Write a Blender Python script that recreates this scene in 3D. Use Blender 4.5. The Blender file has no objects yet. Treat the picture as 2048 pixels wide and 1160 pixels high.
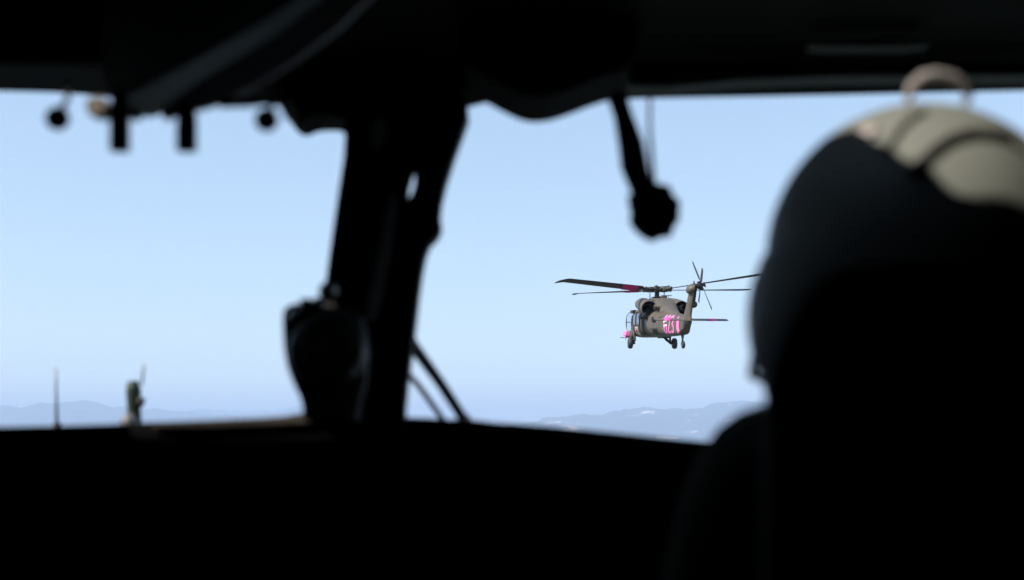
import bpy, bmesh, math, random
from mathutils import Vector, Matrix, noise
from mathutils.bvhtree import BVHTree
random.seed(4)
R = math.radians
S = bpy.context.scene
COL = S.collection
# ------------------------------------------------------------------ camera, sky, sun, exposure
ALT = 420.0
FPX = 2490.0
PITCH = R(6.2)
cd = bpy.data.cameras.new('camera'); cam = bpy.data.objects.new('camera', cd); COL.objects.link(cam)
cam.location = (0, 0, ALT); cam.rotation_euler = (R(90) + PITCH, 0, 0)
cd.sensor_width = 36; cd.lens = FPX / 2048 * 36; cd.clip_start = 0.02; cd.clip_end = 400000
cd.dof.use_dof = True; cd.dof.focus_distance = 75; cd.dof.aperture_fstop = 2.9
S.camera = cam
SUN = Vector((-0.67, -0.25, 0.70)).normalized()
el = math.asin(SUN.z); az = math.atan2(SUN.x, SUN.y)
w = bpy.data.worlds.new('World'); S.world = w; w.use_nodes = True
nt = w.node_tree; nt.nodes.clear()
sky = nt.nodes.new('ShaderNodeTexSky'); sky.sky_type = 'NISHITA'; sky.sun_disc = False
sky.sun_elevation = el; sky.sun_rotation = az; sky.altitude = 400
sky.air_density = 1.0; sky.dust_density = 0.1; sky.ozone_density = 4.5
bg = nt.nodes.new('ShaderNodeBackground'); bg.inputs[1].default_value = 0.15
ow = nt.nodes.new('ShaderNodeOutputWorld')
tint = nt.nodes.new('ShaderNodeMixRGB'); tint.blend_type = 'MULTIPLY'; tint.inputs[0].default_value = 1; tint.inputs[2].default_value = (1.87, 1.99, 2.06, 1)
gm = nt.nodes.new('ShaderNodeGamma'); gm.inputs[1].default_value = 0.5
nt.links.new(sky.outputs[0], gm.inputs[0]); nt.links.new(gm.outputs[0], tint.inputs[1]); nt.links.new(tint.outputs[0], bg.inputs[0]); nt.links.new(bg.outputs[0], ow.inputs[0])
sl = bpy.data.lights.new('sun', 'SUN'); sl.energy = 5.0; sl.angle = R(0.53); sl.color = (1.0, 0.95, 0.87)
so = bpy.data.objects.new('sun', sl); COL.objects.link(so)
so.rotation_euler = SUN.to_track_quat('Z', 'Y').to_euler(); so.location = (-200, -80, ALT + 300)
S.view_settings.view_transform = 'Standard'; S.view_settings.look = 'None'
S.view_settings.gamma = 1.0; S.view_settings.use_curve_mapping = False
S.view_settings.exposure = 0.5
cy = S.cycles
cy.use_denoising = True; cy.max_bounces = 8; cy.diffuse_bounces = 4; cy.glossy_bounces = 3
cy.transparent_max_bounces = 12; cy.transmission_bounces = 4; cy.volume_bounces = 1
cy.sample_clamp_indirect = 4.0

# ------------------------------------------------------------------ helpers
CP, SP = math.cos(PITCH), math.sin(PITCH)
def P(px, py, d):
    """a point of the place, d metres ahead of the camera"""
    u = (px - 1024) / FPX * d; v = (580 - py) / FPX * d
    return Vector((u, d * CP - v * SP, ALT + d * SP + v * CP))
def PY(px, py, Y):
    """same, at world distance Y"""
    v = (580 - py) / FPX
    return P(px, py, Y / (CP - v * SP))
def tag(o, label=None, cat=None, group=None, kind=None):
    if label: o['label'] = label
    if cat: o['category'] = cat
    if group: o['group'] = group
    if kind: o['kind'] = kind
    return o
def empty(name, loc, label=None, cat=None, group=None):
    o = bpy.data.objects.new(name, None); COL.objects.link(o); o.location = loc
    o.empty_display_size = 0.1
    return tag(o, label, cat, group)
def link(name, me, m=None, parent=None, smooth=True, local=True):
    """local: mesh is already in the parent's space; otherwise in world space"""
    o = bpy.data.objects.new(name, me); COL.objects.link(o)
    if m: me.materials.append(m)
    if smooth:
        for p in me.polygons: p.use_smooth = True
    if parent:
        o.parent = parent
        if not local:
            M = Matrix.Identity(4); q = parent
            while q: M = q.matrix_basis @ M; q = q.parent
            me.transform(M.inverted())
    return o
def from_bm(bm):
    me = bpy.data.meshes.new('m'); bm.normal_update(); bm.to_mesh(me); bm.free(); return me
def autosmooth(me, ang=35):
    for p in me.polygons: p.use_smooth = True
    bm = bmesh.new(); bm.from_mesh(me)
    for e in bm.edges:
        if len(e.link_faces) == 2 and e.calc_face_angle(0) > R(ang): e.smooth = False
    bm.to_mesh(me); bm.free()
def B_box(bm, c, s, rot=None, bev=0.0):
    r = bmesh.ops.create_cube(bm, size=1.0)
    M = Matrix.Translation(Vector(c)) @ (rot or Matrix.Identity(4)) @ Matrix.Diagonal((s[0], s[1], s[2], 1))
    bmesh.ops.transform(bm, matrix=M, verts=r['verts'])
    if bev > 0:
        es = list({e for v in r['verts'] for e in v.link_edges})
        bmesh.ops.bevel(bm, geom=es, offset=bev, segments=2, affect='EDGES', profile=0.7)
def B_rings(bm, rings, cap=True):
    """loft closed rings of equal length"""
    vs = [[bm.verts.new(p) for p in r] for r in rings]
    n = len(vs[0])
    for a, b in zip(vs[:-1], vs[1:]):
        for i in range(n):
            bm.faces.new((a[i], a[(i + 1) % n], b[(i + 1) % n], b[i]))
    if cap:
        bm.faces.new(list(reversed(vs[0]))); bm.faces.new(vs[-1])
    return vs
def B_tube(bm, pts, rad, n=12, cap=True, sq=None):
    pts = [Vector(p) for p in pts]
    if not isinstance(rad, (list, tuple)): rad = [rad] * len(pts)
    rings = []; up = None
    for i, p in enumerate(pts):
        t = (pts[min(i + 1, len(pts) - 1)] - pts[max(i - 1, 0)]).normalized()
        if up is None:
            up = Vector((0, 0, 1)) if abs(t.z) < .9 else Vector((1, 0, 0))
        a = t.cross(up).normalized(); b = a.cross(t).normalized(); up = b
        rings.append([p + a * math.cos(2 * math.pi * k / n) * rad[i] + b * math.sin(2 * math.pi * k / n) * rad[i] * (sq or 1) for k in range(n)])
    B_rings(bm, rings, cap)
def B_lathe(bm, o, axis, prof, n=24):
    """prof: (distance along axis, radius)"""
    axis = Vector(axis).normalized(); o = Vector(o)
    up = Vector((0, 0, 1)) if abs(axis.z) < .9 else Vector((1, 0, 0))
    a = axis.cross(up).normalized(); b = a.cross(axis)
    B_rings(bm, [[o + axis * t + (a * math.cos(2 * math.pi * k / n) + b * math.sin(2 * math.pi * k / n)) * max(r, 1e-4) for k in range(n)] for t, r in prof])
def superring(y, zb, zt, w, n=2.5, N=40, xc=0.0):
    zc, h = (zb + zt) / 2, (zt - zb) / 2; out = []
    for k in range(N):
        a = 2 * math.pi * k / N; c, s = math.cos(a), math.sin(a)
        out.append(Vector((xc + w * math.copysign(abs(c) ** (2 / n), c), y, zc + h * math.copysign(abs(s) ** (2 / n), s))))
    return out
def B_sections(bm, secs, N=40, sub=3):
    """catmull-rom interpolated sections (y, zb, zt, w, n)"""
    rows = []
    for i in range(len(secs) - 1):
        p0 = secs[max(i - 1, 0)]; p1 = secs[i]; p2 = secs[i + 1]; p3 = secs[min(i + 2, len(secs) - 1)]
        for k in range(sub):
            t = k / sub
            rows.append([0.5 * (2 * b + (c - a) * t + (2 * a - 5 * b + 4 * c - d) * t * t + (3 * b - a - 3 * c + d) * t ** 3) for a, b, c, d in zip(p0, p1, p2, p3)])
    rows.append(list(secs[-1]))
    B_rings(bm, [superring(r[0], r[1], r[2], max(r[3], .02), max(r[4], 1.5), N, r[5] if len(r) > 5 else 0.0) for r in rows])
    bmesh.ops.recalc_face_normals(bm, faces=bm.faces)
def curve_outline(pts, closed=True, it=2):
    """corner-cutting (Chaikin)"""
    for _ in range(it):
        q = []
        n = len(pts)
        for i in range(n if closed else n - 1):
            a, b = pts[i], pts[(i + 1) % n]
            q += [(a[0] * .75 + b[0] * .25, a[1] * .75 + b[1] * .25), (a[0] * .25 + b[0] * .75, a[1] * .25 + b[1] * .75)]
        if not closed: q = [pts[0]] + q + [pts[-1]]
        pts = q
    return pts
def plate(name, pts, Y, t, m, parent, bev=0.006, rnd=1, smooth=True, rake=0.0):
    """solid plate: outline sampled at world distance Y, extruded t metres forward; rake tilts it back with height"""
    if rnd: pts = curve_outline(pts, True, rnd)
    w_ = [PY(x, y, Y) for x, y in pts]
    zr = ALT
    bm = bmesh.new()
    f = []; b = []
    for p in w_:
        dy = -(p.z - zr) * rake
        f.append(bm.verts.new((p.x, p.y + dy, p.z))); b.append(bm.verts.new((p.x, p.y + dy + t, p.z)))
    n = len(f)
    F = bm.faces.new(f); Bk = bm.faces.new(list(reversed(b)))
    for i in range(n): bm.faces.new((f[i], b[i], b[(i + 1) % n], f[(i + 1) % n]))
    bmesh.ops.recalc_face_normals(bm, faces=bm.faces)
    if bev > 0:
        es = list(F.edges) + list(Bk.edges)
        bmesh.ops.bevel(bm, geom=es, offset=bev, segments=2, affect='EDGES', clamp_overlap=True)
    bmesh.ops.triangulate(bm, faces=[q for q in bm.faces if len(q.verts) > 4])
    me = from_bm(bm); autosmooth(me, 40)
    o = link(name, me, m, parent, smooth=False, local=False)
    return o

# ------------------------------------------------------------------ materials
def mat(name, col, rough=0.6, metal=0.0, vary=0.12, scale=6.0, bump=0.0, spec=0.5, coat=0.0, wear=None, wear_amt=0.0):
    m = bpy.data.materials.new(name); m.use_nodes = True
    t = m.node_tree; N = t.nodes; L = t.links; b = N['Principled BSDF']
    b.inputs['Roughness'].default_value = rough; b.inputs['Metallic'].default_value = metal
    b.inputs['Specular IOR Level'].default_value = spec; b.inputs['Coat Weight'].default_value = coat
    tc = N.new('ShaderNodeTexCoord')
    nz = N.new('ShaderNodeTexNoise'); nz.inputs['Scale'].default_value = scale; nz.inputs['Detail'].default_value = 6
    L.new(tc.outputs['Object'], nz.inputs['Vector'])
    rp = N.new('ShaderNodeValToRGB')
    rp.color_ramp.elements[0].position = .3; rp.color_ramp.elements[1].position = .72
    rp.color_ramp.elements[0].color = (*[c * (1 - vary) for c in col], 1)
    rp.color_ramp.elements[1].color = (*[min(1, c * (1 + vary)) for c in col], 1)
    L.new(nz.outputs[0], rp.inputs[0]); out = rp.outputs[0]
    if wear:
        n2 = N.new('ShaderNodeTexNoise'); n2.inputs['Scale'].default_value = scale * 2.3; n2.inputs['Detail'].default_value = 9; n2.inputs['Roughness'].default_value = .7
        L.new(tc.outputs['Object'], n2.inputs['Vector'])
        r2 = N.new('ShaderNodeValToRGB'); r2.color_ramp.elements[0].position = .58; r2.color_ramp.elements[1].position = .68
        r2.color_ramp.elements[1].color = (wear_amt,) * 3 + (1,); L.new(n2.outputs[0], r2.inputs[0])
        mx = N.new('ShaderNodeMixRGB'); mx.inputs[2].default_value = (*wear, 1)
        L.new(r2.outputs[0], mx.inputs[0]); L.new(out, mx.inputs[1]); out = mx.outputs[0]
    L.new(out, b.inputs['Base Color'])
    mr = N.new('ShaderNodeMapRange'); mr.inputs[3].default_value = max(0, rough - .08); mr.inputs[4].default_value = min(1, rough + .1)
    L.new(nz.outputs[0], mr.inputs[0]); L.new(mr.outputs[0], b.inputs['Roughness'])
    if bump:
        bp = N.new('ShaderNodeBump'); bp.inputs['Strength'].default_value = bump; bp.inputs['Distance'].default_value = .01
        n3 = N.new('ShaderNodeTexNoise'); n3.inputs['Scale'].default_value = scale * 8
        L.new(tc.outputs['Object'], n3.inputs['Vector']); L.new(n3.outputs[0], bp.inputs['Height']); L.new(bp.outputs[0], b.inputs['Normal'])
    return m
def glass_mat(name, tint=(0.97, 0.98, 1.0), gloss=0.06):
    m = bpy.data.materials.new(name); m.use_nodes = True
    t = m.node_tree; t.nodes.clear(); N = t.nodes; L = t.links
    tr = N.new('ShaderNodeBsdfTransparent'); tr.inputs[0].default_value = (*tint, 1)
    gl = N.new('ShaderNodeBsdfGlossy'); gl.inputs['Roughness'].default_value = .02
    fr = N.new('ShaderNodeFresnel'); fr.inputs[0].default_value = 1.35
    ml = N.new('ShaderNodeMath'); ml.operation = 'MULTIPLY'; ml.inputs[1].default_value = gloss / .06
    ml.use_clamp = True
    mx = N.new('ShaderNodeMixShader'); o = N.new('ShaderNodeOutputMaterial')
    L.new(fr.outputs[0], ml.inputs[0]); L.new(ml.outputs[0], mx.inputs[0]); L.new(tr.outputs[0], mx.inputs[1]); L.new(gl.outputs[0], mx.inputs[2]); L.new(mx.outputs[0], o.inputs[0])
    return m
M = {}
M['olive'] = mat('olive_paint', (.108, .086, .063), .5, vary=.13, scale=1.6, wear=(.15, .125, .095), wear_amt=.35, spec=.4)
M['olive_dark'] = mat('olive_dark_paint', (.045, .04, .032), .55, vary=.15, scale=3)
M['black'] = mat('black_paint', (.012, .012, .014), .6, vary=.2, scale=4)
M['soot_shade'] = mat('soot_and_shade_black', (.008, .008, .009), .8, vary=.3, scale=5)  # soot in the engines, painted shade on the block below them
M['pink'] = mat('pink_paint', (.88, .22, .50), .6, vary=.08, scale=5)
M['magenta'] = mat('magenta_paint', (1.0, .08, .38), .6, vary=.06, scale=5)
M['white'] = mat('white_paint', (.78, .76, .72), .5, vary=.04)
M['red'] = mat('red_paint', (.6, .04, .05), .5, vary=.05)
M['rubber'] = mat('rubber', (.03, .03, .033), .55, vary=.2, scale=9)
M['steel'] = mat('oiled_steel', (.12, .115, .105), .38, .6, vary=.2, scale=9)
M['blade'] = mat('blade_skin', (.05, .038, .036), .5, vary=.25, scale=2)
M['blade_top'] = M['blade']
M['winglass'] = mat('sky_blue_glazing', (.16, .26, .42), .08, vary=.2, spec=1.0, coat=1.0)  # blue base colour stands for sky reflected in the panes
M['clear'] = glass_mat('clear_glazing')
M['windshield'] = glass_mat('windshield_glass', (.985, .99, 1.0), .03)
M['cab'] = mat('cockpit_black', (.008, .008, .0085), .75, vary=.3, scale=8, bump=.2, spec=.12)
M['cabgrey'] = mat('cockpit_grey', (.075, .085, .095), .6, vary=.2, scale=8, bump=.15)
M['cabtan'] = mat('dusty_sunlit_tan', (.34, .28, .22), .7, vary=.15, scale=30)  # also paints in the sunlit patches on the overhead console
M['arcgrey'] = mat('arc_grey', (.13, .125, .11), .8, spec=.1)
M['highlight'] = mat('post_highlight_grey', (.42, .42, .40), .6, vary=.15)  # pale grey that paints a highlight onto the post
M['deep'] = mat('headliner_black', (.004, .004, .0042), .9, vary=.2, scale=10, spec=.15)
M['bez'] = mat('bezel_grey', (.13, .12, .11), .45, vary=.2, scale=30)
M['lit_edge'] = mat('lit_edge_tan', (.13, .11, .09), .8, vary=.2, scale=20)  # tan colour stands for light along the glareshield's edge
M['fabric'] = mat('seat_fabric', (.012, .013, .012), 1.0, vary=.3, scale=40, bump=.5, spec=.05)
M['suit'] = mat('flight_suit', (.055, .062, .046), .95, vary=.25, scale=25, bump=.5, spec=.08)
M['helmet'] = mat('helmet_paint', (.205, .208, .175), .5, vary=.07, scale=14, spec=.16, wear=(.27, .27, .24), wear_amt=.3)
M['helmet_dark'] = mat('helmet_trim', (.02, .02, .022), .5, vary=.2, scale=20, spec=.2)
M['skin'] = mat('skin', (.5, .32, .24), .6, vary=.08)
M['loop'] = mat('loop_cord', (.29, .255, .235), .75, vary=.12, scale=60, bump=.2)
M['glove'] = mat('glove', (.08, .085, .06), .9, vary=.2)

# ------------------------------------------------------------------ ground, hills, haze
def ground_mat():
    m = bpy.data.materials.new('valley'); m.use_nodes = True; t = m.node_tree; N = t.nodes; L = t.links; b = N['Principled BSDF']
    b.inputs['Roughness'].default_value = .95
    tc = N.new('ShaderNodeTexCoord'); v = N.new('ShaderNodeTexVoronoi'); v.inputs['Scale'].default_value = .0016; L.new(tc.outputs['Object'], v.inputs['Vector'])
    r = N.new('ShaderNodeValToRGB'); L.new(v.outputs['Color'], r.inputs[0])
    r.color_ramp.elements[0].color = (.045, .06, .03, 1); r.color_ramp.elements[1].color = (.19, .17, .10, 1)
    n = N.new('ShaderNodeTexNoise'); n.inputs['Scale'].default_value = .0005; n.inputs['Detail'].default_value = 8; L.new(tc.outputs['Object'], n.inputs['Vector'])
    r2 = N.new('ShaderNodeValToRGB'); r2.color_ramp.elements[0].position = .48; r2.color_ramp.elements[1].position = .55; L.new(n.outputs[0], r2.inputs[0])
    mx = N.new('ShaderNodeMixRGB'); mx.inputs[1].default_value = (.04, .055, .03, 1); L.new(r2.outputs[0], mx.inputs[0]); L.new(r.outputs[0], mx.inputs[2])
    L.new(mx.outputs[0], b.inputs['Base Color']); return m
def hill_mat():
    m = bpy.data.materials.new('hill_forest'); m.use_nodes = True; t = m.node_tree; N = t.nodes; L = t.links; b = N['Principled BSDF']
    b.inputs['Roughness'].default_value = 1; b.inputs['Specular IOR Level'].default_value = .1
    tc = N.new('ShaderNodeTexCoord'); n = N.new('ShaderNodeTexNoise'); n.inputs['Scale'].default_value = .0019; n.inputs['Detail'].default_value = 10; n.inputs['Roughness'].default_value = .62
    L.new(tc.outputs['Object'], n.inputs['Vector'])
    r = N.new('ShaderNodeValToRGB'); L.new(n.outputs[0], r.inputs[0]); e = r.color_ramp.elements
    e[0].position = .42; e[0].color = (.035, .05, .03, 1); e[1].position = .625; e[1].color = (.95, .72, .60, 1)
    q = e.new(.605); q.color = (.06, .065, .035, 1)
    L.new(r.outputs[0], b.inputs['Base Color']); return m
me = bpy.data.meshes.new('g'); G = 33000
NG = 24
gv = [(-G + 2 * G * i / NG, -G + 2 * G * j / NG, 0) for j in range(NG + 1) for i in range(NG + 1)]
gf = [(j * (NG + 1) + i, j * (NG + 1) + i + 1, (j + 1) * (NG + 1) + i + 1, (j + 1) * (NG + 1) + i) for j in range(NG) for i in range(NG)]
me.from_pydata(gv, [], gf); g = link('ground', me, ground_mat(), smooth=False); tag(g, kind='structure')
def lerp_tab(tab, x):
    if x <= tab[0][0]: return tab[0][1]
    for a, b in zip(tab[:-1], tab[1:]):
        if x <= b[0]:
            t = (x - a[0]) / (b[0] - a[0]); t = t * t * (3 - 2 * t); return a[1] + (b[1] - a[1]) * t
    return tab[-1][1]
HOR = 850.0
def range_hills(name, x0, x1, D, depth, prof, seed, nx=620, ny=40, rough=1.0, mt=None):
    """prof: bearing (tan*FPX+1024) -> height of the crest above the camera's level, in metres per FPX unit"""
    v = []; f = []
    for j in range(ny + 1):
        s = j / ny; Y = D - depth + 2 * depth * s
        for i in range(nx + 1):
            px = x0 + (x1 - x0) * i / nx
            X = (px - 1024) / FPX * D * (1 + (Y - D) / D * .5)
            crest = ALT + (HOR - lerp_tab(prof, px)) / FPX * D
            e = max(0, 1 - abs(s - .5) * 2)
            n = noise.fractal(Vector((X / 1500 + seed, Y / 1500, seed)), .7, 2.1, 7)
            rn = abs(noise.fractal(Vector((X / 2600 + seed, Y / 1300, 3 + seed)), .9, 2.0, 5))
            n2 = noise.fractal(Vector((X / 420 + seed, Y / 420, seed + 7)), .5, 2.2, 5)
            z0 = crest * (e ** .75) * (1 - .28 * rn * (1 - e ** 3)) + n * (46 * rough * e + 8) + n2 * 30 * e
            edge = min(1, i / 20, (nx - i) / 20)
            v.append((X, Y, z0 * edge - 25 * (1 - e)))
    for j in range(ny):
        for i in range(nx):
            a = j * (nx + 1) + i; f.append((a, a + 1, a + nx + 2, a + nx + 1))
    me = bpy.data.meshes.new('h'); me.from_pydata(v, [], f)
    o = link(name, me, mt or HM, smooth=False); tag(o, kind='structure'); return o
HM = hill_mat()
HM2 = mat('wooded_hill', (.03, .045, .04), 1.0, vary=.3, scale=.002, spec=.05)
range_hills('hills', -700, 1050, 21000, 3800, [(-700, 812), (-300, 806), (0, 814), (40, 815), (90, 807), (180, 801), (240, 811), (300, 817), (350, 824), (430, 829), (520, 836), (700, 840), (1050, 846)], 1.3, mt=HM2)
range_hills('hills', 150, 1000, 28000, 2500, [(150, 830), (400, 822), (480, 821), (540, 816), (600, 811), (700, 815), (850, 838), (1000, 845)], 5.1, nx=240, mt=HM2)
range_hills('hills', 960, 2700, 19000, 3500, [(960, 856), (1060, 846), (1100, 833), (1160, 829), (1200, 828), (1225, 820), (1290, 817), (1320, 822), (1350, 817), (1400, 816), (1425, 806), (1480, 802), (1540, 808), (1700, 800), (2100, 810), (2700, 815)], 9.7, rough=.8)
# air
bm = bmesh.new(); B_box(bm, (0, 0, (930 - 60) / 2), (70000, 70000, 930 + 60))
hz = link('haze', from_bm(bm), smooth=False); tag(hz, kind='stuff')
hm = bpy.data.materials.new('haze_air'); hm.use_nodes = True; t = hm.node_tree; t.nodes.clear()
pv = t.nodes.new('ShaderNodeVolumePrincipled'); pv.inputs['Color'].default_value = (.58, .715, .95, 1); pv.inputs['Density'].default_value = 9.3e-5
pv.inputs['Anisotropy'].default_value = 0.0
oo = t.nodes.new('ShaderNodeOutputMaterial'); t.links.new(pv.outputs[0], oo.inputs['Volume'])
hz.data.materials.append(hm)

# ------------------------------------------------------------------ the other helicopter
HUB = Vector((0, 0, 3.52))
YAW, HP = R(4.3), R(3.4)
Rh = Matrix.Rotation(YAW, 4, 'Z') @ Matrix.Rotation(HP, 4, 'X')
root = empty('helicopter', P(1314, 580.5, 75.0) - (Rh @ HUB), 'olive drab helicopter with pink stripes flying ahead beyond the windshield', 'helicopter')
root.rotation_euler = (HP, 0, YAW)
bm = bmesh.new()
hull_secs = [(4.75, 1.05, 1.35, .2, 2.2), (4.45, .88, 1.55, .55, 2.4), (4.0, .76, 1.72, .82, 2.8), (3.5, .71, 1.95, .98, 3.0),
             (2.9, .70, 2.22, 1.08, 3.2), (2.3, .70, 2.46, 1.15, 3.4), (1.0, .70, 2.50, 1.18, 3.6), (-.4, .70, 2.49, 1.18, 3.6), (-1.7, .70, 2.45, 1.17, 3.5),
             (-2.4, .70, 2.34, 1.09, 3.2), (-3.2, .70, 2.14, .96, 3.2), (-4.2, .70, 2.04, .78, 3.2), (-5.5, .72, 1.97, .58, 3.4),
             (-7.0, .74, 1.83, .40, 4.2), (-7.6, .77, 1.74, .32, 4.6), (-7.8, .83, 1.70, .30, 4.8), (-8.62, 1.12, 1.62, .165, 5), (-8.7, 1.15, 1.61, .155, 5)]
B_sections(bm, hull_secs, 48, 4)
hull = link('fuselage', from_bm(bm), M['olive'], root); autosmooth(hull.data, 50)
bmc = bmesh.new()
B_sections(bmc, [(2.5, 2.2, 2.36, .35, 2.2), (2.2, 2.2, 2.62, .5, 2.4), (1.8, 2.15, 2.86, .62, 2.8), (1.2, 2.1, 2.98, .74, 3.0), (.2, 2.1, 3.03, .8, 3.0), (-.8, 2.1, 3.02, .8, 3.0), (-1.8, 2.0, 2.94, .76, 2.8),
                 (-2.8, 1.9, 2.74, .66, 2.6), (-3.8, 1.75, 2.42, .52, 2.4), (-5.0, 1.65, 2.14, .36, 2.3), (-6.2, 1.6, 1.92, .2, 2.2)], 36, 4)
cowl = link('engine_cowling', from_bm(bmc), M['olive'], root); autosmooth(cowl.data, 50)
# shapes wrapped on the skin
dg = None
bm_all = bmesh.new(); bm_all.from_mesh(hull.data); bm_all.from_mesh(cowl.data); BV = BVHTree.FromBMesh(bm_all); bm_all.free()
def onskin(y, z, side=-1, off=.008):
    r = BV.ray_cast(Vector((side * 4, y, z)), Vector((-side, 0, 0)))
    if r[0] is None: return None
    return r[0] + r[1] * off * (1 if r[1].x * side > 0 else -1)
def patch(name, y0, y1, z0, z1, m, parent, side=-1, off=.008, n=10, k=8, skew=0.0, label=None):
    bm = bmesh.new(); rows = []
    for j in range(k + 1):
        z = z0 + (z1 - z0) * j / k
        rows.append([bm.verts.new(onskin(y0 + (y1 - y0) * i / n + skew * j / k, z, side, off) or Vector((side * .1, y0, z))) for i in range(n + 1)])
    for a, b in zip(rows[:-1], rows[1:]):
        for i in range(n): bm.faces.new((a[i], a[i + 1], b[i + 1], b[i]))
    bmesh.ops.solidify(bm, geom=bm.faces[:], thickness=.004)
    o = link(name, from_bm(bm), m, parent)
    if label: o['label'] = label
    return o
def ribbon(bm, pts, wd, side=-1, off=.012, closed=False):
    pts = curve_outline(pts, closed, 2)
    if closed: pts = pts + [pts[0]]
    # resample
    q = [Vector(pts[0])]
    for p in pts[1:]:
        p = Vector(p); d = (p - q[-1]).length
        for k in range(max(1, int(d / .05))): pass
        m_ = max(1, int(d / .05)); b0 = q[-1].copy()
        for k in range(1, m_ + 1): q.append(b0.lerp(p, k / m_))
    prev = None
    for i, p in enumerate(q):
        t = (q[min(i + 1, len(q) - 1)] - q[max(i - 1, 0)]);
        if t.length < 1e-6: continue
        t.normalize(); nn = Vector((-t.y, t.x))
        row = [onskin(p.x + nn.x * wd * s, p.y + nn.y * wd * s, side, off) for s in (-.5, -.17, .17, .5)]
        if any(r is None for r in row): prev = None; continue
        row = [bm.verts.new(r) for r in row]
        if prev:
            for a in range(3): bm.faces.new((prev[a], prev[a + 1], row[a + 1], row[a]))
        prev = row
def mark(name, strokes, wd, m, label=None, side=-1, off=.012):
    bm = bmesh.new()
    for st in strokes: ribbon(bm, st[0], st[2] if len(st) > 2 else wd, side, off, st[1])
    o = link(name, from_bm(bm), m, root)
    if label: o['label'] = label
    return o
# number 623 in pink on the tail cone (reads from nose to tail on the port side)
def D(cy_, pts): return [(cy_ - x, .86 + (z - .9) * 1.0) for x, z in pts]
mark('tail_digit', [(D(-5.2, [(.46, 1.80), (.25, 1.86), (.06, 1.62), (.03, 1.2), (.14, .92), (.36, .90), (.48, 1.1), (.42, 1.32), (.2, 1.36), (.06, 1.2)]), False)], .13, M['pink'], 'pink painted number 6')
mark('tail_digit', [(D(-5.8, [(.05, 1.62), (.12, 1.82), (.36, 1.84), (.47, 1.62), (.34, 1.32), (.08, .95), (.06, .93), (.5, .94)]), False)], .13, M['pink'], 'pink painted number 2')
mark('tail_digit', [(D(-6.38, [(.04, 1.72), (.3, 1.84), (.48, 1.66), (.42, 1.46), (.2, 1.38), (.44, 1.30), (.5, 1.08), (.36, .92), (.05, .98)]), False)], .13, M['pink'], 'pink painted number 3')
mark('tail_stripe', [([(-7.72, .82), (-7.56, 1.1), (-7.56, 1.4), (-7.64, 1.60), (-7.78, 1.68)], False)], .40, M['pink'], 'curved pink stripe round the tail')
mark('name_bar', [([(-5.15, 1.50), (-5.7, 1.54)], False)], .07, M['white'], 'short white bar over the number', off=.02)
mark('name_bar', [([(-5.2, 1.27), (-5.8, 1.31)], False)], .08, M['white'], 'short white bar over the number', off=.02)
# cabin door with windows, medical cross
def seam(pts, wd=.03, closed=False, name='panel_seam'):
    return mark(name, [(pts, closed)], wd, M['black'], off=.006)
door = patch('cabin_door', 1.55, -.85, .80, 2.22, M['olive'], root, off=.03, n=16, k=14)
for a in (.95, -.25):
    f_ = patch('window', a + .42, a - .42, 1.42, 2.12, M['winglass'], door, off=.045, n=8, k=8)
    for (y0, y1, z0, z1) in ((a + .47, a + .42, 1.37, 2.17), (a - .42, a - .47, 1.37, 2.17)):
        patch('window_frame', y0, y1, z0, z1, M['black'], door, off=.048, n=2, k=8)
patch('crew_window', 2.55, 1.9, 1.45, 2.05, M['winglass'], root, off=.02, n=8, k=8, label='blue gunner window behind the cockpit')
patch('medical_panel', .85, -.25, .82, 1.36, M['white'], door, off=.045, n=8, k=8, label='white panel with a red cross')
cx = patch('red_cross', .40, .20, .93, 1.25, M['red'], door, off=.053, n=4, k=6)
patch('red_cross', .58, .02, 1.03, 1.14, M['red'], door, off=.056, n=6, k=3)
patch('dark_band', -1.25, -1.95, .76, 2.3, M['black'], root, off=.012, n=10, k=14, label='dark vertical band behind the cabin door')  # flat black band laid on the hull skin
seam([(-1.05, .78), (-1.05, 2.25)]); seam([(1.72, .78), (1.72, 2.3)]); seam([(-2.7, 1.12), (-4.2, 1.14)], .03); seam([(-3.4, 1.12), (-3.45, .8)], .05)
seam([(-1.0, .80), (1.8, .80)], .04); seam([(-4.35, 1.72), (-5.0, 1.82)], .03); seam([(-4.4, .78), (-4.4, 1.85)], .02)
patch('vent_grille', -2.95, -3.1, 2.16, 2.36, M['black'], root, off=.012, n=3, k=4); patch('vent_grille', -3.3, -3.5, 2.12, 2.34, M['black'], root, off=.012, n=3, k=4)
patch('vent_grille', -.3, -.9, 2.84, 2.9, M['black'], root, off=.012, n=6, k=2); patch('vent_grille', -1.3, -2.1, 2.76, 2.82, M['black'], root, off=.012, n=6, k=2); patch('vent_grille', -1.9, -2.5, 2.58, 2.62, M['black'], root, off=.012, n=6, k=2)
patch('placard', -2.3, -2.55, 2.45, 2.56, M['cabtan'], root, off=.014, n=3, k=2, label='small pale placard on the cowling')
patch('placard', -.95, -1.25, 2.66, 2.71, M['white'], root, off=.014, n=3, k=2, label='small pale placard on the cowling')
patch('placard', -1.55, -1.85, 2.67, 2.73, M['cabtan'], root, off=.014, n=3, k=2, label='small pale placard on the cowling')
for sd in (-1, 1):
    for pts in ([(.9, 2.62), (-.9, 2.6), (-2.6, 2.5)], [(-2.75, 1.95), (-2.75, 2.6)], [(-4.2, 1.7), (-4.2, 2.25)], [(.6, 2.9), (.6, 2.5)], [(-.9, 2.95), (-.9, 2.65)], [(-5.0, 1.66), (-7.4, 1.60)]):
        mark('panel_seam', [(pts, False)], .035, M['olive_dark'], side=sd, off=.006)
patch('soot_stain', -2.7, -3.6, 2.2, 2.42, M['olive_dark'], root, off=.006, n=8, k=3, label='dark exhaust stain behind the engine')
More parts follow.
